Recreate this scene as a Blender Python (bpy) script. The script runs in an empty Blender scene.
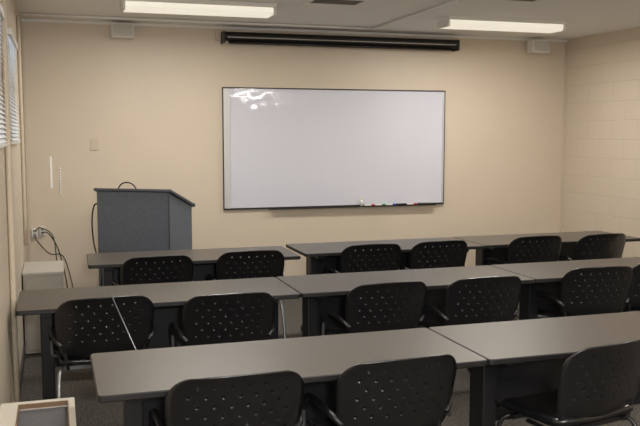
import bpy, bmesh, math, random
from mathutils import Vector, Matrix
random.seed(3)
scene = bpy.context.scene
COL = scene.collection
scene.view_settings.view_transform = 'Standard'
scene.view_settings.look = 'None'

# ---------------------------------------------------------------- materials
def new_mat(name):
    m = bpy.data.materials.new(name); m.use_nodes = True
    return m, m.node_tree.nodes, m.node_tree.links, m.node_tree.nodes["Principled BSDF"]

def mat(name, col, rough=0.5, metal=0.0, spec=0.5, noise=0.0, nscale=40, bump=0.0, bdist=0.002, emit=None, estr=0, coat=0):
    m, N, L, b = new_mat(name)
    b.inputs["Base Color"].default_value = (*col, 1)
    b.inputs["Roughness"].default_value = rough
    b.inputs["Metallic"].default_value = metal
    b.inputs["Specular IOR Level"].default_value = spec
    b.inputs["Coat Weight"].default_value = coat
    b.inputs["Coat Roughness"].default_value = 0.15
    if emit:
        b.inputs["Emission Color"].default_value = (*emit, 1)
        b.inputs["Emission Strength"].default_value = estr
    if noise > 0 or bump > 0:
        tc = N.new("ShaderNodeTexCoord")
        n = N.new("ShaderNodeTexNoise"); n.inputs["Scale"].default_value = nscale
        n.inputs["Detail"].default_value = 4 if noise > 0 else 1
        L.new(tc.outputs["Object"], n.inputs["Vector"])
        if noise > 0:
            r = N.new("ShaderNodeValToRGB")
            r.color_ramp.elements[0].position = 0.3; r.color_ramp.elements[1].position = 0.7
            r.color_ramp.elements[0].color = (*[c*(1-noise) for c in col], 1)
            r.color_ramp.elements[1].color = (*[min(1, c*(1+noise)) for c in col], 1)
            L.new(n.outputs["Fac"], r.inputs["Fac"]); L.new(r.outputs["Color"], b.inputs["Base Color"])
        if bump > 0:
            bp = N.new("ShaderNodeBump"); bp.inputs["Strength"].default_value = bump
            bp.inputs["Distance"].default_value = bdist
            L.new(n.outputs["Fac"], bp.inputs["Height"]); L.new(bp.outputs["Normal"], b.inputs["Normal"])
    return m

def block_mat(name, col, mortar):
    m, N, L, b = new_mat(name)
    tc = N.new("ShaderNodeTexCoord"); sx = N.new("ShaderNodeSeparateXYZ"); cb = N.new("ShaderNodeCombineXYZ")
    L.new(tc.outputs["Object"], sx.inputs[0]); L.new(sx.outputs["Y"], cb.inputs["X"]); L.new(sx.outputs["Z"], cb.inputs["Y"])
    br = N.new("ShaderNodeTexBrick")
    br.inputs["Scale"].default_value = 1; br.inputs["Brick Width"].default_value = 0.4
    br.inputs["Row Height"].default_value = 0.2; br.inputs["Mortar Size"].default_value = 0.006
    br.inputs["Mortar Smooth"].default_value = 0.7
    br.inputs["Color1"].default_value = (*col, 1); br.inputs["Color2"].default_value = (*[c*0.975 for c in col], 1)
    br.inputs["Mortar"].default_value = (*mortar, 1)
    L.new(cb.outputs[0], br.inputs["Vector"]); L.new(br.outputs["Color"], b.inputs["Base Color"])
    inv = N.new("ShaderNodeMath"); inv.operation = 'SUBTRACT'; inv.inputs[0].default_value = 1
    L.new(br.outputs["Fac"], inv.inputs[1])
    bp = N.new("ShaderNodeBump"); bp.inputs["Strength"].default_value = 0.35; bp.inputs["Distance"].default_value = 0.004
    L.new(inv.outputs[0], bp.inputs["Height"]); L.new(bp.outputs["Normal"], b.inputs["Normal"])
    b.inputs["Roughness"].default_value = 0.45
    return m

def perf_mat(name, col):
    m, N, L, b = new_mat(name)
    b.inputs["Base Color"].default_value = (*col, 1); b.inputs["Roughness"].default_value = 0.30
    b.inputs["Coat Weight"].default_value = 0.3; b.inputs["Coat Roughness"].default_value = 0.15
    tc = N.new("ShaderNodeTexCoord"); s = N.new("ShaderNodeSeparateXYZ"); L.new(tc.outputs["Object"], s.inputs[0])
    def M(op, a, bb=None):
        n = N.new("ShaderNodeMath"); n.operation = op
        for i, v in enumerate((a, bb)):
            if v is None: continue
            if isinstance(v, (int, float)): n.inputs[i].default_value = v
            else: L.new(v, n.inputs[i])
        return n.outputs[0]
    SX, SZ, R = 0.060, 0.038, 0.0046
    zz = M('DIVIDE', s.outputs["Z"], SZ); row = M('FLOOR', zz)
    odd = M('FRACT', M('MULTIPLY', row, 0.5))
    fx = M('FRACT', M('ADD', M('DIVIDE', s.outputs["X"], SX), odd))
    fz = M('FRACT', zz)
    dx = M('MULTIPLY', M('SUBTRACT', fx, 0.5), SX); dz = M('MULTIPLY', M('SUBTRACT', fz, 0.5), SZ)
    d = M('SQRT', M('ADD', M('MULTIPLY', dx, dx), M('MULTIPLY', dz, dz)))
    hole = M('LESS_THAN', d, R)
    inx = M('LESS_THAN', M('ABSOLUTE', s.outputs["X"]), 0.19)
    z1 = M('LESS_THAN', s.outputs["Z"], 0.797); z0 = M('GREATER_THAN', s.outputs["Z"], 0.571)
    reg = M('MULTIPLY', inx, M('MULTIPLY', z0, z1))
    fac = M('MULTIPLY', hole, reg)
    rim = M('MULTIPLY', reg, M('SUBTRACT', 1.0, M('MINIMUM', M('DIVIDE', d, R*2.0), 1.0)))
    bp = N.new("ShaderNodeBump"); bp.inputs["Strength"].default_value = 0.9; bp.inputs["Distance"].default_value = -0.006
    L.new(rim, bp.inputs["Height"]); L.new(bp.outputs["Normal"], b.inputs["Normal"])
    t = N.new("ShaderNodeBsdfTransparent"); mx = N.new("ShaderNodeMixShader")
    L.new(fac, mx.inputs[0]); L.new(b.outputs[0], mx.inputs[1]); L.new(t.outputs[0], mx.inputs[2])
    L.new(mx.outputs[0], N["Material Output"].inputs["Surface"])
    return m

M_wall = mat("painted_drywall", (0.650, 0.555, 0.435), 0.45, noise=0.015, nscale=3)
M_block = block_mat("painted_block", (0.635, 0.545, 0.430), (0.56, 0.48, 0.375))
M_ceil = mat("ceiling_paint", (0.84, 0.83, 0.81), 0.8, noise=0.03, nscale=60)
M_carpet = mat("carpet", (0.085, 0.076, 0.064), 0.95, noise=0.8, nscale=70, bump=0.6)
M_base = mat("baseboard", (0.06, 0.055, 0.05), 0.5)
M_laminate = mat("table_laminate", (0.088, 0.076, 0.064), 0.38, noise=0.22, nscale=200)
M_edge = mat("table_edge", (0.009, 0.008, 0.008), 0.5)
M_blackmetal = mat("black_metal", (0.010, 0.010, 0.012), 0.4)
M_plastic = mat("black_plastic", (0.007, 0.007, 0.008), 0.25, coat=0.4)
M_arm = mat("black_arm_plastic", (0.007, 0.007, 0.008), 0.4)
M_perf = perf_mat("perforated_black_plastic", (0.006, 0.006, 0.007))
M_tube = mat("gray_tube_metal", (0.30, 0.31, 0.32), 0.35, metal=0.8)
M_board = mat("whiteboard_surface", (0.66, 0.665, 0.735), 0.04, spec=0.5, bump=1.0, nscale=5, bdist=0.0026)
M_alu = mat("aluminium", (0.62, 0.62, 0.62), 0.4, metal=0.5)
M_dark = mat("dark_trim", (0.015, 0.013, 0.012), 0.4)
M_darkgloss = mat("black_screen_case", (0.010, 0.009, 0.009), 0.3)
M_gray = mat("gray_stripe", (0.25, 0.23, 0.21), 0.4)
M_stripe = mat("light_stripe", (0.42, 0.39, 0.35), 0.4)
M_white = mat("white_plastic", (0.75, 0.73, 0.68), 0.45)
M_cream = mat("cream_board", (0.60, 0.56, 0.48), 0.5)
M_beige = mat("beige_plastic", (0.60, 0.51, 0.39), 0.5)
M_blind = mat("blind_slats", (0.78, 0.80, 0.82), 0.5)
M_lect = mat("lectern_laminate", (0.112, 0.130, 0.162), 0.45, noise=0.18, nscale=90)
M_lecttop = mat("lectern_top", (0.055, 0.062, 0.074), 0.4)
M_lamp = mat("lamp_lens", (0.6, 0.58, 0.5), 0.4, emit=(1.0, 0.93, 0.78), estr=0.65)
M_bare = mat("bare_tube_lamp", (0.9, 0.9, 0.9), 0.4, emit=(1.0, 0.98, 0.95), estr=75)
M_cond = mat("painted_conduit", (0.78, 0.76, 0.72), 0.5)
M_brown = mat("brown_line", (0.18, 0.11, 0.06), 0.5)
M_panelgray = mat("gray_panel", (0.10, 0.10, 0.105), 0.6, noise=0.15, nscale=50)
M_cab = mat("cabinet_paint", (0.36, 0.33, 0.28), 0.5)
M_cabtop = mat("cabinet_top_paint", (0.46, 0.43, 0.38), 0.5)

# ---------------------------------------------------------------- mesh helpers
def link(o, parent=None):
    COL.objects.link(o)
    if parent: o.parent = parent
    return o

def obj_from_bm(name, bm, mats, parent=None, smooth=False):
    me = bpy.data.meshes.new(name); bm.normal_update(); bm.to_mesh(me); bm.free()
    for m in (mats if isinstance(mats, (list, tuple)) else [mats]): me.materials.append(m)
    if smooth:
        for p in me.polygons: p.use_smooth = True
    return link(bpy.data.objects.new(name, me), parent)

def add_box(bm, c, s, rot=None, mi=0):
    r = bmesh.ops.create_cube(bm, size=1.0)
    vs = r["verts"]
    Mx = Matrix.Translation(Vector(c)) @ (rot.to_4x4() if rot else Matrix.Identity(4)) @ Matrix.Diagonal((*s, 1))
    bmesh.ops.transform(bm, matrix=Mx, verts=vs)
    return vs

def box(name, c, s, m, parent=None, bevel=0.0, rot=None):
    bm = bmesh.new(); add_box(bm, c, s, rot)
    if bevel > 0:
        bmesh.ops.bevel(bm, geom=bm.edges[:], offset=bevel, segments=2, affect='EDGES', profile=0.6)
    return obj_from_bm(name, bm, m, parent)

def boxes(name, lst, m, parent=None, bevel=0.0):
    bm = bmesh.new()
    for it in lst: add_box(bm, it[0], it[1], it[2] if len(it) > 2 else None)
    if bevel > 0:
        bmesh.ops.bevel(bm, geom=bm.edges[:], offset=bevel, segments=2, affect='EDGES', profile=0.6)
    return obj_from_bm(name, bm, m, parent)

def catmull(P, n):
    P = [Vector(p) for p in P]
    if len(P) < 3: return P
    out = []
    for i in range(len(P)-1):
        p0 = P[max(i-1, 0)]; p1 = P[i]; p2 = P[i+1]; p3 = P[min(i+2, len(P)-1)]
        for k in range(n):
            t = k/n
            out.append(0.5*((2*p1)+(-p0+p2)*t+(2*p0-5*p1+4*p2-p3)*t*t+(-p0+3*p1-3*p2+p3)*t**3))
    out.append(P[-1]); return out

def add_tube(bm, P, r, n=5, seg=8):
    pts = catmull(P, n); rings = []
    t0 = (pts[1]-pts[0]).normalized()
    nrm = t0.orthogonal().normalized()
    for i, p in enumerate(pts):
        if i == 0: t = t0
        elif i == len(pts)-1: t = (pts[i]-pts[i-1]).normalized()
        else: t = (pts[i+1]-pts[i-1]).normalized()
        nrm = (nrm - t*nrm.dot(t)).normalized(); b = t.cross(nrm)
        rings.append([bm.verts.new(p + r*(math.cos(2*math.pi*k/seg)*nrm + math.sin(2*math.pi*k/seg)*b)) for k in range(seg)])
    for a, c in zip(rings, rings[1:]):
        for k in range(seg): bm.faces.new((a[k], a[(k+1) % seg], c[(k+1) % seg], c[k]))
    bm.faces.new(rings[0][::-1]); bm.faces.new(rings[-1])

def tube(name, P, r, m, parent=None, n=5, seg=8):
    bm = bmesh.new(); add_tube(bm, P, r, n, seg)
    return obj_from_bm(name, bm, m, parent, True)

def rounded_slab(name, w, d, z0, z1, rad, mats, parent=None, seg=6):
    bm = bmesh.new()
    def ring(z, inset):
        vs = []
        for cx, cy, a0 in ((1, 1, 0), (-1, 1, 90), (-1, -1, 180), (1, -1, 270)):
            for k in range(seg+1):
                a = math.radians(a0 + 90*k/seg)
                vs.append(bm.verts.new((cx*(w/2-rad)+(rad-inset)*math.cos(a), cy*(d/2-rad)+(rad-inset)*math.sin(a), z)))
        return vs
    e = 0.004
    R = [ring(z0, e), ring(z0+e, 0), ring(z1-e, 0), ring(z1, e)]
    n = len(R[0])
    for a, b in zip(R, R[1:]):
        for k in range(n):
            f = bm.faces.new((a[k], a[(k+1) % n], b[(k+1) % n], b[k])); f.material_index = 1
    f = bm.faces.new(R[-1]); f.material_index = 0
    f = bm.faces.new(R[0][::-1]); f.material_index = 1
    return obj_from_bm(name, bm, mats, parent)

def empty(name, loc=(0, 0, 0), rz=0.0):
    e = bpy.data.objects.new(name, None); e.empty_display_size = 0.1
    e.location = loc; e.rotation_euler = (0, 0, rz); COL.objects.link(e); return e

def tag(o, label, cat, group=None):
    o["label"] = label; o["category"] = cat
    if group: o["group"] = group
    return o

def struct(o): o["kind"] = "structure"; return o

# ---------------------------------------------------------------- room
XL, XR, YB, YF, H = -0.27, 5.54, -7.0, 8.25, 2.715
T = 0.15
struct(box("floor", ((XL+XR)/2, (YB+YF)/2, -0.05), (XR-XL+2*T, YF-YB+2*T, 0.1), M_carpet))
struct(box("ceiling", ((XL+XR)/2, (YB+YF)/2, H+0.05), (XR-XL+2*T, YF-YB+2*T, 0.1), M_ceil))
struct(box("wall_front", ((XL+XR)/2, YF+T/2, H/2), (XR-XL+2*T, T, H), M_wall))
struct(box("wall_back", ((XL+XR)/2, YB-T/2, H/2), (XR-XL+2*T, T, H), M_wall))
struct(box("wall_right", (XR+T/2, (YB+YF)/2, H/2), (T, YF-YB, H), M_block))
WIN = [(3.85, 4.78), (5.50, 6.50)]
WZ0, WZ1 = 1.60, 2.30
pieces = []
def wp(y0, y1, z0, z1): pieces.append(((XL-T/2, (y0+y1)/2, (z0+z1)/2), (T, y1-y0, z1-z0)))
wp(YB, YF, 0, WZ0); wp(YB, YF, WZ1, H)
wp(YB, WIN[0][0], WZ0, WZ1); wp(WIN[0][1], WIN[1][0], WZ0, WZ1); wp(WIN[1][1], YF, WZ0, WZ1)
struct(boxes("wall_left", pieces, M_block))
for i, (a, b) in enumerate(WIN):
    c = (a+b)/2
    fr = [((XL-0.09, c, WZ0+0.02), (0.04, b-a, 0.04)), ((XL-0.09, c, WZ1-0.02), (0.04, b-a, 0.04)),
          ((XL-0.09, a+0.02, (WZ0+WZ1)/2), (0.04, 0.04, WZ1-WZ0-0.08)), ((XL-0.09, b-0.02, (WZ0+WZ1)/2), (0.04, 0.04, WZ1-WZ0-0.08)),
          ((XL-0.09, c, (WZ0+WZ1)/2), (0.03, 0.03, WZ1-WZ0-0.08))]
    struct(boxes("window_%d" % (i+1), fr, M_white))
    bl = empty("window_blind", (XL, c, WZ0))
    hh = WZ1-WZ0
    box("headrail", (0.017, 0, hh-0.01), (0.030, b-a+0.02, 0.04), M_white, bl, 0.003)
    n = 27
    boxes("slats", [((0.016, 0, 0.03+(hh-0.07)*k/(n-1)), (0.024, b-a, 0.0015), Matrix.Rotation(math.radians(50), 3, 'Y')) for k in range(n)], M_blind, bl)
    box("bottom_rail", (0.016, 0, 0.008), (0.024, b-a, 0.016), M_white, bl, 0.003)
    tag(bl, "white horizontal slat blind over a high side window", "blind", "window blinds on the side wall")
struct(box("baseboard_front", ((XL+XR)/2, YF-0.006, 0.05), (XR-XL, 0.012, 0.10), M_base))
struct(box("baseboard_right", (XR-0.006, (YB+YF)/2, 0.05), (0.012, YF-YB-0.03, 0.10), M_base))
struct(box("baseboard_left", (XL+0.006, (YB+YF)/2, 0.05), (0.012, YF-YB-0.03, 0.10), M_base))
struct(box("trim_1", ((XL+XR)/2, YF-0.008, H-0.012), (XR-XL, 0.016, 0.024), M_cond))
struct(box("trim_2", (XR-0.012, YF-0.012, H/2-0.02), (0.02, 0.02, H-0.10), M_beige))
struct(box("trim_3", (XL+0.012, YF-0.012, H/2-0.02), (0.02, 0.02, H-0.10), M_beige))

# ---------------------------------------------------------------- ceiling lamps
def lamp_fixture(x, y, power):
    e = empty("ceiling_lamp", (x, y, H))
    box("housing", (0, 0, -0.017), (1.22, 0.27, 0.034), M_white, e, 0.004)
    bm = bmesh.new()
    L2 = 0.585
    prof = [(-0.12, -0.034), (-0.118, -0.07), (-0.10, -0.090), (0.10, -0.090), (0.118, -0.07), (0.12, -0.034)]
    r0 = [bm.verts.new((-L2, a, z)) for a, z in prof]; r1 = [bm.verts.new((L2, a, z)) for a, z in prof]
    n = len(prof)
    for k in range(n): bm.faces.new((r0[k], r1[k], r1[(k+1) % n], r0[(k+1) % n]))
    bm.faces.new(r0); bm.faces.new(r1[::-1])
    bmesh.ops.recalc_face_normals(bm, faces=bm.faces[:])
    obj_from_bm("lamp_lens", bm, M_lamp, e)
    box("end_cap", (-0.597, 0, -0.064), (0.02, 0.25, 0.06), M_white, e, 0.004)
    box("end_cap", (0.597, 0, -0.064), (0.02, 0.25, 0.06), M_white, e, 0.004)
    ld = bpy.data.lights.new("lamp_light", 'AREA'); ld.shape = 'RECTANGLE'; ld.size = 1.10; ld.size_y = 0.10
    ld.energy = power; ld.color = (1.0, 0.96, 0.90)
    lo = bpy.data.objects.new("lamp_light", ld); lo.location = (0, 0, -0.092); link(lo, e)
    tag(e, "white ceiling fluorescent fixture with a glowing wraparound lens", "ceiling light", "fluorescent ceiling fixtures")
P = 34
lamp_fixture(1.13, 6.78, P); lamp_fixture(3.98, 6.98, P)
lamp_fixture(1.15, 3.2, P); lamp_fixture(4.05, 3.2, P)
lamp_fixture(1.15, -0.6, P); lamp_fixture(4.05, -0.6, P)
e = empty("ceiling_lamp", (4.90, -4.7, H))
box("housing", (0, 0, -0.03), (1.24, 0.16, 0.06), M_white, e, 0.004)
for dy in (-0.04, 0.04):
    tube("lamp_tube", [(-0.58, dy, -0.10), (0.58, dy, -0.10)], 0.019, M_bare, e, n=1, seg=12)
box("end_cap", (-0.60, 0, -0.08), (0.03, 0.15, 0.10), M_white, e, 0.004)
box("end_cap", (0.60, 0, -0.08), (0.03, 0.15, 0.10), M_white, e, 0.004)
tag(e, "white open fluorescent fixture with two bare glowing tubes", "ceiling light")

for vx, vy in ((3.42, 5.75), (2.15, 6.35)):
    e = empty("ceiling_vent", (vx, vy, H))
    boxes("vent_frame", [((0, 0.14, -0.008), (0.45, 0.03, 0.016)), ((0, -0.14, -0.008), (0.45, 0.03, 0.016)),
                         ((0.21, 0, -0.008), (0.03, 0.25, 0.016)), ((-0.21, 0, -0.008), (0.03, 0.25, 0.016))], M_cond, e)
    boxes("louver", [((0, -0.11+0.037*k, -0.007), (0.39, 0.03, 0.003), Matrix.Rotation(0.5, 3, 'X')) for k in range(7)], M_gray, e)
    tag(e, "flat gray louvered air vent set on the ceiling", "vent")

tag(tube("ceiling_conduit", [(3.03, 7.80, H-0.014), (3.03, 4.0, H-0.014), (3.03, -1.0, H-0.014)], 0.013, M_cond, n=2),
    "thin painted metal conduit running along the ceiling", "conduit")
tag(tube("ceiling_conduit", [(XL+0.02, 7.83, H-0.014), (1.5, 7.83, H-0.014), (3.05, 7.83, H-0.014)], 0.013, M_cond, n=2),
    "thin painted metal conduit crossing the ceiling near the wall", "conduit")

# ---------------------------------------------------------------- projection screen
s = empty("projection_screen", (2.855, YF, 2.60))
def cyl_x(bm, x0, x1, y, z, r, seg=20):
    add_tube(bm, [(x0, y, z), (x1, y, z)], r, 1, seg)
bm = bmesh.new(); cyl_x(bm, -1.25, 1.25, -0.10, 0.012, 0.046)
obj_from_bm("screen_case", bm, M_darkgloss, s, False)
box("case_flange", (0, -0.05, 0.045), (2.5, 0.09, 0.012), M_darkgloss, s)
bm = bmesh.new(); cyl_x(bm, -1.21, 1.21, -0.11, -0.046, 0.014, 12)
obj_from_bm("bottom_bar", bm, M_darkgloss, s, True)
box("light_strip", (0, -0.147, 0.0), (2.46, 0.004, 0.010), M_stripe, s)
for sx in (-1, 1):
    box("end_bracket", (sx*1.262, -0.075, 0.0), (0.02, 0.15, 0.115), M_dark, s, 0.006)
    box("wall_bracket", (sx*1.30, -0.02, 0.03), (0.05, 0.04, 0.10), M_beige, s, 0.003)
tag(s, "long black roll-up projection screen case mounted above the whiteboard", "projection screen")

# ---------------------------------------------------------------- whiteboard
bx0, bx1, bz0, bz1 = 1.594, 4.025, 0.898, 2.125
cx = (bx0+bx1)/2
w = empty("whiteboard", (cx, YF, bz0))
W, HH = bx1-bx0, bz1-bz0
box("writing_surface", (0, -0.010, HH/2), (W-0.02, 0.014, HH-0.02), M_board, w)
box("top_frame", (0, -0.014, HH-0.006), (W, 0.028, 0.011), M_dark, w, 0.002)
box("bottom_frame", (0, -0.014, 0.009), (W, 0.028, 0.017), M_dark, w, 0.002)
box("side_edge", (-W/2+0.003, -0.014, HH/2), (0.008, 0.028, HH-0.002), M_dark, w, 0.001)
box("side_frame", (-W/2+0.042, -0.015, HH/2), (0.068, 0.028, HH-0.030), M_alu, w, 0.004)
box("side_frame", (W/2-0.016, -0.014, HH/2), (0.018, 0.026, HH-0.030), M_alu, w, 0.003)
box("side_edge", (W/2-0.003, -0.014, HH/2), (0.008, 0.028, HH-0.002), M_dark, w, 0.001)
boxes("marker_tray", [((0.18, -0.044, 0.000), (1.85, 0.055, 0.007)), ((0.18, -0.070, 0.002), (1.85, 0.004, 0.009)),
                      ((0.18, -0.018, 0.002), (1.85, 0.012, 0.02))], M_dark, w)
tag(w, "wide white dry-erase board with dark frame and marker tray", "whiteboard")
zt = bz0+0.0035
mcols = [("red", (0.5, 0.03, 0.03)), ("green", (0.02, 0.25, 0.10)), ("blue", (0.03, 0.06, 0.4)), ("black", (0.01, 0.01, 0.01)), ("red", (0.5, 0.03, 0.03))]
mx = 3.15
for i, (nm, c) in enumerate(mcols):
    e = empty("marker", (mx, YF-0.054, zt+0.010))
    mm = bpy.data.materials.get("marker_"+nm) or mat("marker_"+nm, c, 0.4)
    bm = bmesh.new(); add_tube(bm, [(-0.06, 0, 0), (0.015, 0, 0)], 0.0095, 1, 10); obj_from_bm("barrel", bm, M_white if nm != "black" else mm, e, True)
    bm = bmesh.new(); add_tube(bm, [(0.015, 0, 0), (0.055, 0, 0)], 0.010, 1, 10); obj_from_bm("cap", bm, mm, e, True)
    tag(e, "%s dry-erase marker lying in the whiteboard tray" % nm, "marker", "markers in the whiteboard tray")
    mx += 0.122
e = empty("eraser", (3.78, YF-0.049, zt))
box("felt_pad", (0, 0, 0.008), (0.12, 0.034, 0.016), M_dark, e, 0.002); box("handle", (0, 0, 0.022), (0.12, 0.034, 0.012), M_alu, e, 0.003)
tag(e, "small gray felt whiteboard eraser in the tray", "eraser")
e = empty("spray_bottle", (3.06, YF-0.050, zt))
bm = bmesh.new(); add_tube(bm, [(0, 0, 0), (0, 0, 0.07)], 0.017, 1, 12); obj_from_bm("bottle_body", bm, M_white, e, True)
bm = bmesh.new(); add_tube(bm, [(0, 0, 0.07), (0, 0, 0.10)], 0.010, 1, 10); obj_from_bm("bottle_cap", bm, M_white, e, True)
tag(e, "small white cleaner bottle standing in the marker tray", "bottle")

# ---------------------------------------------------------------- speakers, plates
M_grille = mat("speaker_grille", (0.55, 0.53, 0.48), 0.7)
for x, z in ((0.63, 2.635), (5.10, 2.625)):
    e = empty("wall_speaker", (x, YF, z))
    box("speaker_body", (0, -0.12, -0.01), (0.21, 0.13, 0.135), M_white, e, 0.012)
    box("speaker_front", (0, -0.187, -0.01), (0.185, 0.006, 0.11), M_grille, e, 0.002)
    box("bracket", (0, -0.03, 0.0), (0.05, 0.06, 0.06), M_white, e, 0.003)
    tag(e, "small off-white box speaker mounted high on the wall", "speaker", "wall speakers")
e = empty("wall_plate", (0.355, YF, 1.565))
box("plate", (0, -0.004, 0), (0.075, 0.008, 0.12), M_beige, e, 0.003); box("blank_screw", (0, -0.009, 0), (0.012, 0.004, 0.025), M_beige, e)
tag(e, "beige blank electrical plate on the wall", "wall plate")
for x, z in ((-0.21, 0.735), (-0.14, 0.75)):
    e = empty("power_outlet", (x, YF, z))
    box("outlet_box", (0, -0.018, 0), (0.055, 0.036, 0.08), M_white, e, 0.005)
    box("socket", (0, -0.037, 0.018), (0.028, 0.004, 0.022), M_gray, e)
    box("socket", (0, -0.037, -0.018), (0.028, 0.004, 0.022), M_gray, e)
    tag(e, "white surface-mounted power outlet box with plugged cables", "outlet")
for P_, r_ in (
    ([(-0.14, YF-0.045, 0.74), (-0.08, YF-0.12, 0.73), (0.0, 7.95, 0.60), (0.06, 7.7, 0.35), (0.08, 7.6, 0.1), (0.15, 7.5, 0.012), (0.35, 7.45, 0.012)], 0.0055),
    ([(-0.20, YF-0.045, 0.75), (-0.16, YF-0.10, 0.79), (-0.05, 8.10, 0.72), (-0.02, 8.05, 0.5), (-0.01, 8.0, 0.2), (0.02, 8.0, 0.012)], 0.005),
    ([(-0.21, YF-0.045, 0.71), (-0.18, YF-0.13, 0.66), (-0.08, 8.02, 0.56), (0.04, 7.86, 0.55), (0.11, 7.8, 0.3), (0.16, 7.75, 0.012)], 0.005)):
    tag(tube("power_cable", P_, r_, M_plastic), "thin black power cable drooping from the wall outlet", "cable", "tangled power cables")
tag(tube("wall_conduit", [(XL+0.014, 7.2, 2.60), (XL+0.014, 7.2, 1.4), (XL+0.014, 7.2, 0.75)], 0.014, M_beige, n=2),
    "beige vertical conduit fixed to the block wall", "conduit")
tag(tube("wall_conduit", [(XL+0.018, 4.95, 2.70), (XL+0.018, 4.95, 1.4), (XL+0.018, 4.95, 0.12)], 0.017, M_beige, n=2),
    "beige vertical conduit on the block wall between the windows", "conduit")
tag(box("sun_streak_strip", (-0.045, YF-0.003, 1.30), (0.018, 0.006, 0.30), mat("sunlight_white", (0.95, 0.95, 0.93), 0.35), None, 0.001),  # added white strip, its shape and colour draw a sliver of sunlight
    "narrow white strip standing in for a sunlight streak on the wall", "sunlight streak")
bm = bmesh.new()  # added row of white beads in place of dotted sunlight on the wall
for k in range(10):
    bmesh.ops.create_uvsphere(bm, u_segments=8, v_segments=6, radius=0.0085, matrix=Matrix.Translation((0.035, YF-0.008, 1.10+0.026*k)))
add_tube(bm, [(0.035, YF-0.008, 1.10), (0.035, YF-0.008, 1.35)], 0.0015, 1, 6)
tag(obj_from_bm("sun_fleck_beads", bm, bpy.data.materials["sunlight_white"], None, True), "short row of white beads standing in for dotted sunlight on the wall", "sunlight flecks")

# ---------------------------------------------------------------- lectern
l = empty("lectern", (0.735, 7.38, 0), math.radians(-32))
bm = bmesh.new()
w2, d2, hf, hb = 0.335, 0.24, 1.175, 1.02
v = [bm.verts.new(p) for p in ((-w2, -d2, 0.06), (w2, -d2, 0.06), (w2, d2, 0.06), (-w2, d2, 0.06), (-w2, -d2, hf), (w2, -d2, hf), (w2, d2, hb), (-w2, d2, hb))]
for f in ((0, 3, 2, 1), (4, 5, 6, 7), (0, 1, 5, 4), (1, 2, 6, 5), (2, 3, 7, 6), (3, 0, 4, 7)): bm.faces.new([v[i] for i in f])
bmesh.ops.bevel(bm, geom=bm.edges[:], offset=0.005, segments=2, affect='EDGES')
obj_from_bm("body", bm, M_lect, l)
box("plinth", (0, 0, 0.03), (0.60, 0.42, 0.06), M_dark, l)
ang = math.atan2(hb-hf, 2*d2)
box("top_slab", (0, 0.01, (hf+hb)/2+0.010), (0.715, 0.55, 0.024), M_lecttop, l, 0.006, Matrix.Rotation(ang, 3, 'X'))
box("paper_ledge", (0, 0.275, hb+0.008), (0.69, 0.015, 0.035), M_lecttop, l, 0.003, Matrix.Rotation(ang, 3, 'X'))
box("corner_trim", (w2, -d2, 0.61), (0.012, 0.012, 1.09), M_lecttop, l)
tag(l, "blue-gray laminate lectern with a dark sloping top", "lectern")
tag(tube("microphone_cable", [(0.50, 7.36, 1.180), (0.53, 7.36, 1.228), (0.58, 7.35, 1.245), (0.63, 7.34, 1.225), (0.67, 7.33, 1.165)], 0.006, M_plastic),
    "thin black cable arching over the top of the lectern", "cable")
tag(tube("lectern_cable", [(0.34, 7.45, 1.06), (0.30, 7.40, 1.04), (0.28, 7.34, 0.9), (0.295, 7.33, 0.7), (0.34, 7.20, 0.5), (0.32, 7.20, 0.2), (0.26, 7.3, 0.012)], 0.007, M_plastic),
    "black cable hanging down beside the lectern", "cable")

# ---------------------------------------------------------------- low cabinet by side wall
c = empty("low_cabinet", (-0.115, 6.80, 0))
box("body", (0, 0, 0.31), (0.29, 0.55, 0.60), M_cab, c, 0.005)
box("cabinet_top", (0, 0, 0.62), (0.30, 0.57, 0.02), M_cabtop, c, 0.004)
box("door", (0.0, -0.279, 0.31), (0.26, 0.012, 0.54), M_cab, c, 0.003)
box("handle", (0.09, -0.29, 0.42), (0.012, 0.014, 0.09), M_alu, c, 0.003)
tag(c, "narrow off-white low cabinet standing against the side wall", "cabinet")
bw0, bw1, by0, by1, bh = -0.257, 0.048, 2.85, 3.77, 0.50
c = empty("storage_box", ((bw0+bw1)/2, (by0+by1)/2, 0))
bw, bd = bw1-bw0, by1-by0
box("body", (0, 0, (bh-0.05)/2), (bw, bd, bh-0.05), M_cream, c, 0.003)
boxes("rim", [((-bw/2+0.035, 0, bh-0.025), (0.07, bd, 0.05)), ((bw/2-0.013, 0, bh-0.025), (0.026, bd, 0.05)),
              ((0.022, bd/2-0.015, bh-0.025), (bw-0.096, 0.03, 0.05)), ((0.022, -bd/2+0.015, bh-0.025), (bw-0.096, 0.03, 0.05))], M_cream, c)
x0, x1 = -bw/2+0.07, bw/2-0.026
boxes("inner_border", [((x0+0.003, 0, bh-0.012), (0.006, bd-0.07, 0.02)), ((x1-0.003, 0, bh-0.012), (0.006, bd-0.07, 0.02)),
                       (((x0+x1)/2, bd/2-0.033, bh-0.012), (x1-x0-0.012, 0.006, 0.02))], M_brown, c)
box("recessed_panel", ((x0+x1)/2, 0, bh-0.040), (x1-x0, bd-0.06, 0.02), M_panelgray, c)
tag(c, "cream-edged box with a recessed dark gray top by the wall", "box")

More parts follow.
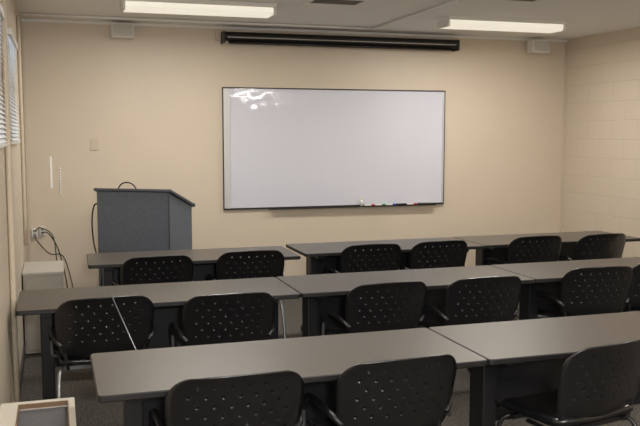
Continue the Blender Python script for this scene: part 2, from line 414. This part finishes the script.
# ---------------------------------------------------------------- tables
TH = 0.74
TL = 1.56
def make_table(L):
    e = empty("training_table")
    rounded_slab("tabletop", L, 0.61, TH-0.026, TH, 0.022, [M_laminate, M_edge], e)
    for sx in (-1, 1):
        x = sx*(L/2-0.15)
        box("leg", (x, 0.02, 0.375), (0.07, 0.13, 0.65), M_blackmetal, e, 0.008)
        box("foot", (x, 0.0, 0.025), (0.06, 0.54, 0.05), M_blackmetal, e, 0.012)
        box("bracket", (x, 0.0, TH-0.041), (0.06, 0.46, 0.03), M_blackmetal, e, 0.003)
    box("modesty_panel", (0, 0.12, 0.51), (L-0.30, 0.016, 0.40), M_blackmetal, e, 0.004)
    return e

def copy_thing(root, loc, rz):
    n = root.copy(); n.location = loc; n.rotation_euler = (0, 0, rz); COL.objects.link(n)
    for ch in root.children:
        k = ch.copy(); k.parent = n; COL.objects.link(k)
    return n

tables = [
    (0.20, 6.02, -1.0), (1.82, 6.10, 0.0), (3.384, 6.12, 0.0),
    (-0.225, 4.57, 0.0), (1.340, 4.58, 0.0), (2.904, 4.59, 0.0),
    (0.115, 2.98, 0.2), (1.68, 2.985, 0.0), ]
proto = make_table(TL)
for i, (x, y, r) in enumerate(tables):
    loc = (x+TL/2, y+0.305, 0)
    t = proto if i == 0 else copy_thing(proto, loc, math.radians(r))
    if i == 0: t.location = loc; t.rotation_euler = (0, 0, math.radians(r))
    tag(t, "gray laminate training table with black edge and black legs", "table", "rows of training tables")

# ---------------------------------------------------------------- chairs
def shell(name, rows_pts, nu, thick, m, parent):
    bm = bmesh.new(); rows = []
    for pts in rows_pts: rows.append([bm.verts.new(p) for p in pts])
    for a, b in zip(rows, rows[1:]):
        for k in range(nu): bm.faces.new((a[k], a[k+1], b[k+1], b[k]))
    bmesh.ops.recalc_face_normals(bm, faces=bm.faces[:])
    o = obj_from_bm(name, bm, m, parent, True)
    sm = o.modifiers.new("thickness", 'SOLIDIFY'); sm.thickness = thick; sm.offset = 0
    return o

def make_chair(arms=True):
    e = empty("stacking_chair")
    nu, nv = 24, 26
    zb, zt, c = 0.465, 0.808, 0.085
    hh = (zt-zb)/2; zc = (zt+zb)/2
    rows = []
    for j in range(nv+1):
        q = -math.cos(math.pi*j/nv); zl = hh*q
        base = 0.222 + 0.034*math.sin(math.pi*0.5*min(1, (q+1)/1.5))
        cc = c if zl > 0 else 0.07
        hw = base
        if abs(zl) > hh-cc: hw = base-cc+math.sqrt(max(0, cc*cc-(abs(zl)-(hh-cc))**2))
        r = []
        for i in range(nu+1):
            u = -1+2*i/nu; x = hw*u; a = x/0.25
            z = zc+zl + 0.018*(1-a*a)*(q+1)/2
            y = 0.06*a*a + 0.05 - 0.085*((z-zb)/0.34) + 0.03*max(0, (zb+0.09-z)/0.09)**2
            if z > 0.74: y -= 2.2*(z-0.74)**2
            r.append((x, y, z))
        rows.append(r)
    shell("backrest", rows, nu, 0.007, M_perf, e)
    rows = []
    y0, y1, c = 0.06, 0.49, 0.07
    hh = (y1-y0)/2
    for j in range(nv+1):
        q = -math.cos(math.pi*j/nv); yl = hh*q; base = 0.230+0.012*(q+1)/2; hw = base
        if abs(yl) > hh-c: hw = base-c+math.sqrt(max(0, c*c-(abs(yl)-(hh-c))**2))
        r = []
        for i in range(nu+1):
            u = -1+2*i/nu; x = hw*u; a = x/0.235
            z = 0.448+0.012*a*a - 0.045*max(0, (q-0.6)/0.4)**2 + 0.02*max(0, (-q-0.6)/0.4)**2
            if not arms: z += 0.018
            r.append((x, (y0+y1)/2+yl, z))
        rows.append(r)
    shell("seat", rows, nu, 0.016 if arms else 0.034, M_plastic, e)
    ft = M_tube if arms else M_blackmetal
    box("seat_frame", (0, 0.13, 0.425), (0.42, 0.025, 0.02), ft, e)
    box("seat_frame", (0, 0.38, 0.420), (0.42, 0.025, 0.02), ft, e)
    for sx in (-1, 1):
        tube("back_upright", [(sx*0.19, 0.30, 0.425), (sx*0.19, 0.12, 0.422), (sx*0.20, 0.092, 0.46), (sx*0.205, 0.085, 0.54), (sx*0.205, 0.070, 0.60)], 0.010, M_blackmetal, e)
        tube("leg", [(sx*0.20, 0.16, 0.425), (sx*0.235, 0.10, 0.41), (sx*0.245, 0.05, 0.30), (sx*0.250, -0.02, 0.0)], 0.011, ft, e)
        if arms:
            tube("leg", [(sx*0.250, 0.47, 0.0), (sx*0.253, 0.445, 0.30), (sx*0.256, 0.43, 0.44), (sx*0.260, 0.41, 0.52), (sx*0.262, 0.375, 0.575)], 0.010, M_tube, e)
            tube("leg_brace", [(sx*0.20, 0.38, 0.42), (sx*0.255, 0.435, 0.42)], 0.010, M_tube, e)
            bm = bmesh.new()
            add_tube(bm, [(sx*0.225, 0.068, 0.555), (sx*0.252, 0.09, 0.585), (sx*0.264, 0.16, 0.602), (sx*0.264, 0.26, 0.602), (sx*0.262, 0.34, 0.593), (sx*0.261, 0.385, 0.565), (sx*0.260, 0.408, 0.52)], 0.013, 5, 10)
            obj_from_bm("armrest", bm, M_arm, e, True)
        else:
            tube("leg", [(sx*0.245, 0.46, 0.0), (sx*0.240, 0.44, 0.30), (sx*0.228, 0.42, 0.40), (sx*0.19, 0.39, 0.425)], 0.010, ft, e)
    return e

CG = [
 (0.66, 5.80, 4), (1.34, 5.86, 0), (2.31, 5.93, 0), (2.90, 5.95, 2), (3.80, 5.99, 0), (4.42, 5.95, 3),
 (0.228, 4.42, 3), (0.87, 4.32, 0), (1.81, 4.37, 2), (2.43, 4.36, 0), (3.315, 4.48, -5), (3.87, 4.56, 0),
 (0.60, 2.85, 0), (1.245, 2.87, 3),
]
cp = make_chair()
for i, (x, y, r) in enumerate(CG):
    if i == 0:
        t = cp; t.location = (x, y, 0); t.rotation_euler = (0, 0, math.radians(r))
    else:
        t = copy_thing(cp, (x, y, 0), math.radians(r))
    tag(t, "black perforated plastic armchair with gray tubular legs tucked under a table", "chair", "classroom chairs")
t = make_chair(False); t.location = (2.175, 2.83, 0); t.rotation_euler = (0, 0, math.radians(12))
tag(t, "black perforated plastic chair turned slightly away, glossy seat showing", "chair", "classroom chairs")

tag(tube("thin_stick", [(0.25, 4.360, 0.845), (0.42, 4.265, 0.42), (0.55, 4.18, 0.004)], 0.0035, M_tube, n=1),  # thin straight rod from the chair back down to the floor
    "thin gray stick leaning against a chair back", "pointer")

# ---------------------------------------------------------------- world
wd = bpy.data.worlds.new("World"); scene.world = wd; wd.use_nodes = True
bg = wd.node_tree.nodes["Background"]; bg.inputs[0].default_value = (0.78, 0.87, 1.0, 1); bg.inputs[1].default_value = 1.2

fd = bpy.data.lights.new("camera_flash", 'POINT'); fd.energy = 260; fd.shadow_soft_size = 0.12; fd.color = (1.0, 0.98, 0.965)
fo = bpy.data.objects.new("camera_flash", fd); fo.location = (0.15, -0.6, 1.95); COL.objects.link(fo)

# ---------------------------------------------------------------- camera
cd = bpy.data.cameras.new("Camera"); cd.sensor_width = 36; cd.lens = 46.8; cd.clip_start = 0.02
co = bpy.data.objects.new("Camera", cd); co.location = (0, 0, 1.67)
co.rotation_euler = (math.radians(90-5.49), 0, math.radians(-17.59)); COL.objects.link(co)
scene.camera = co
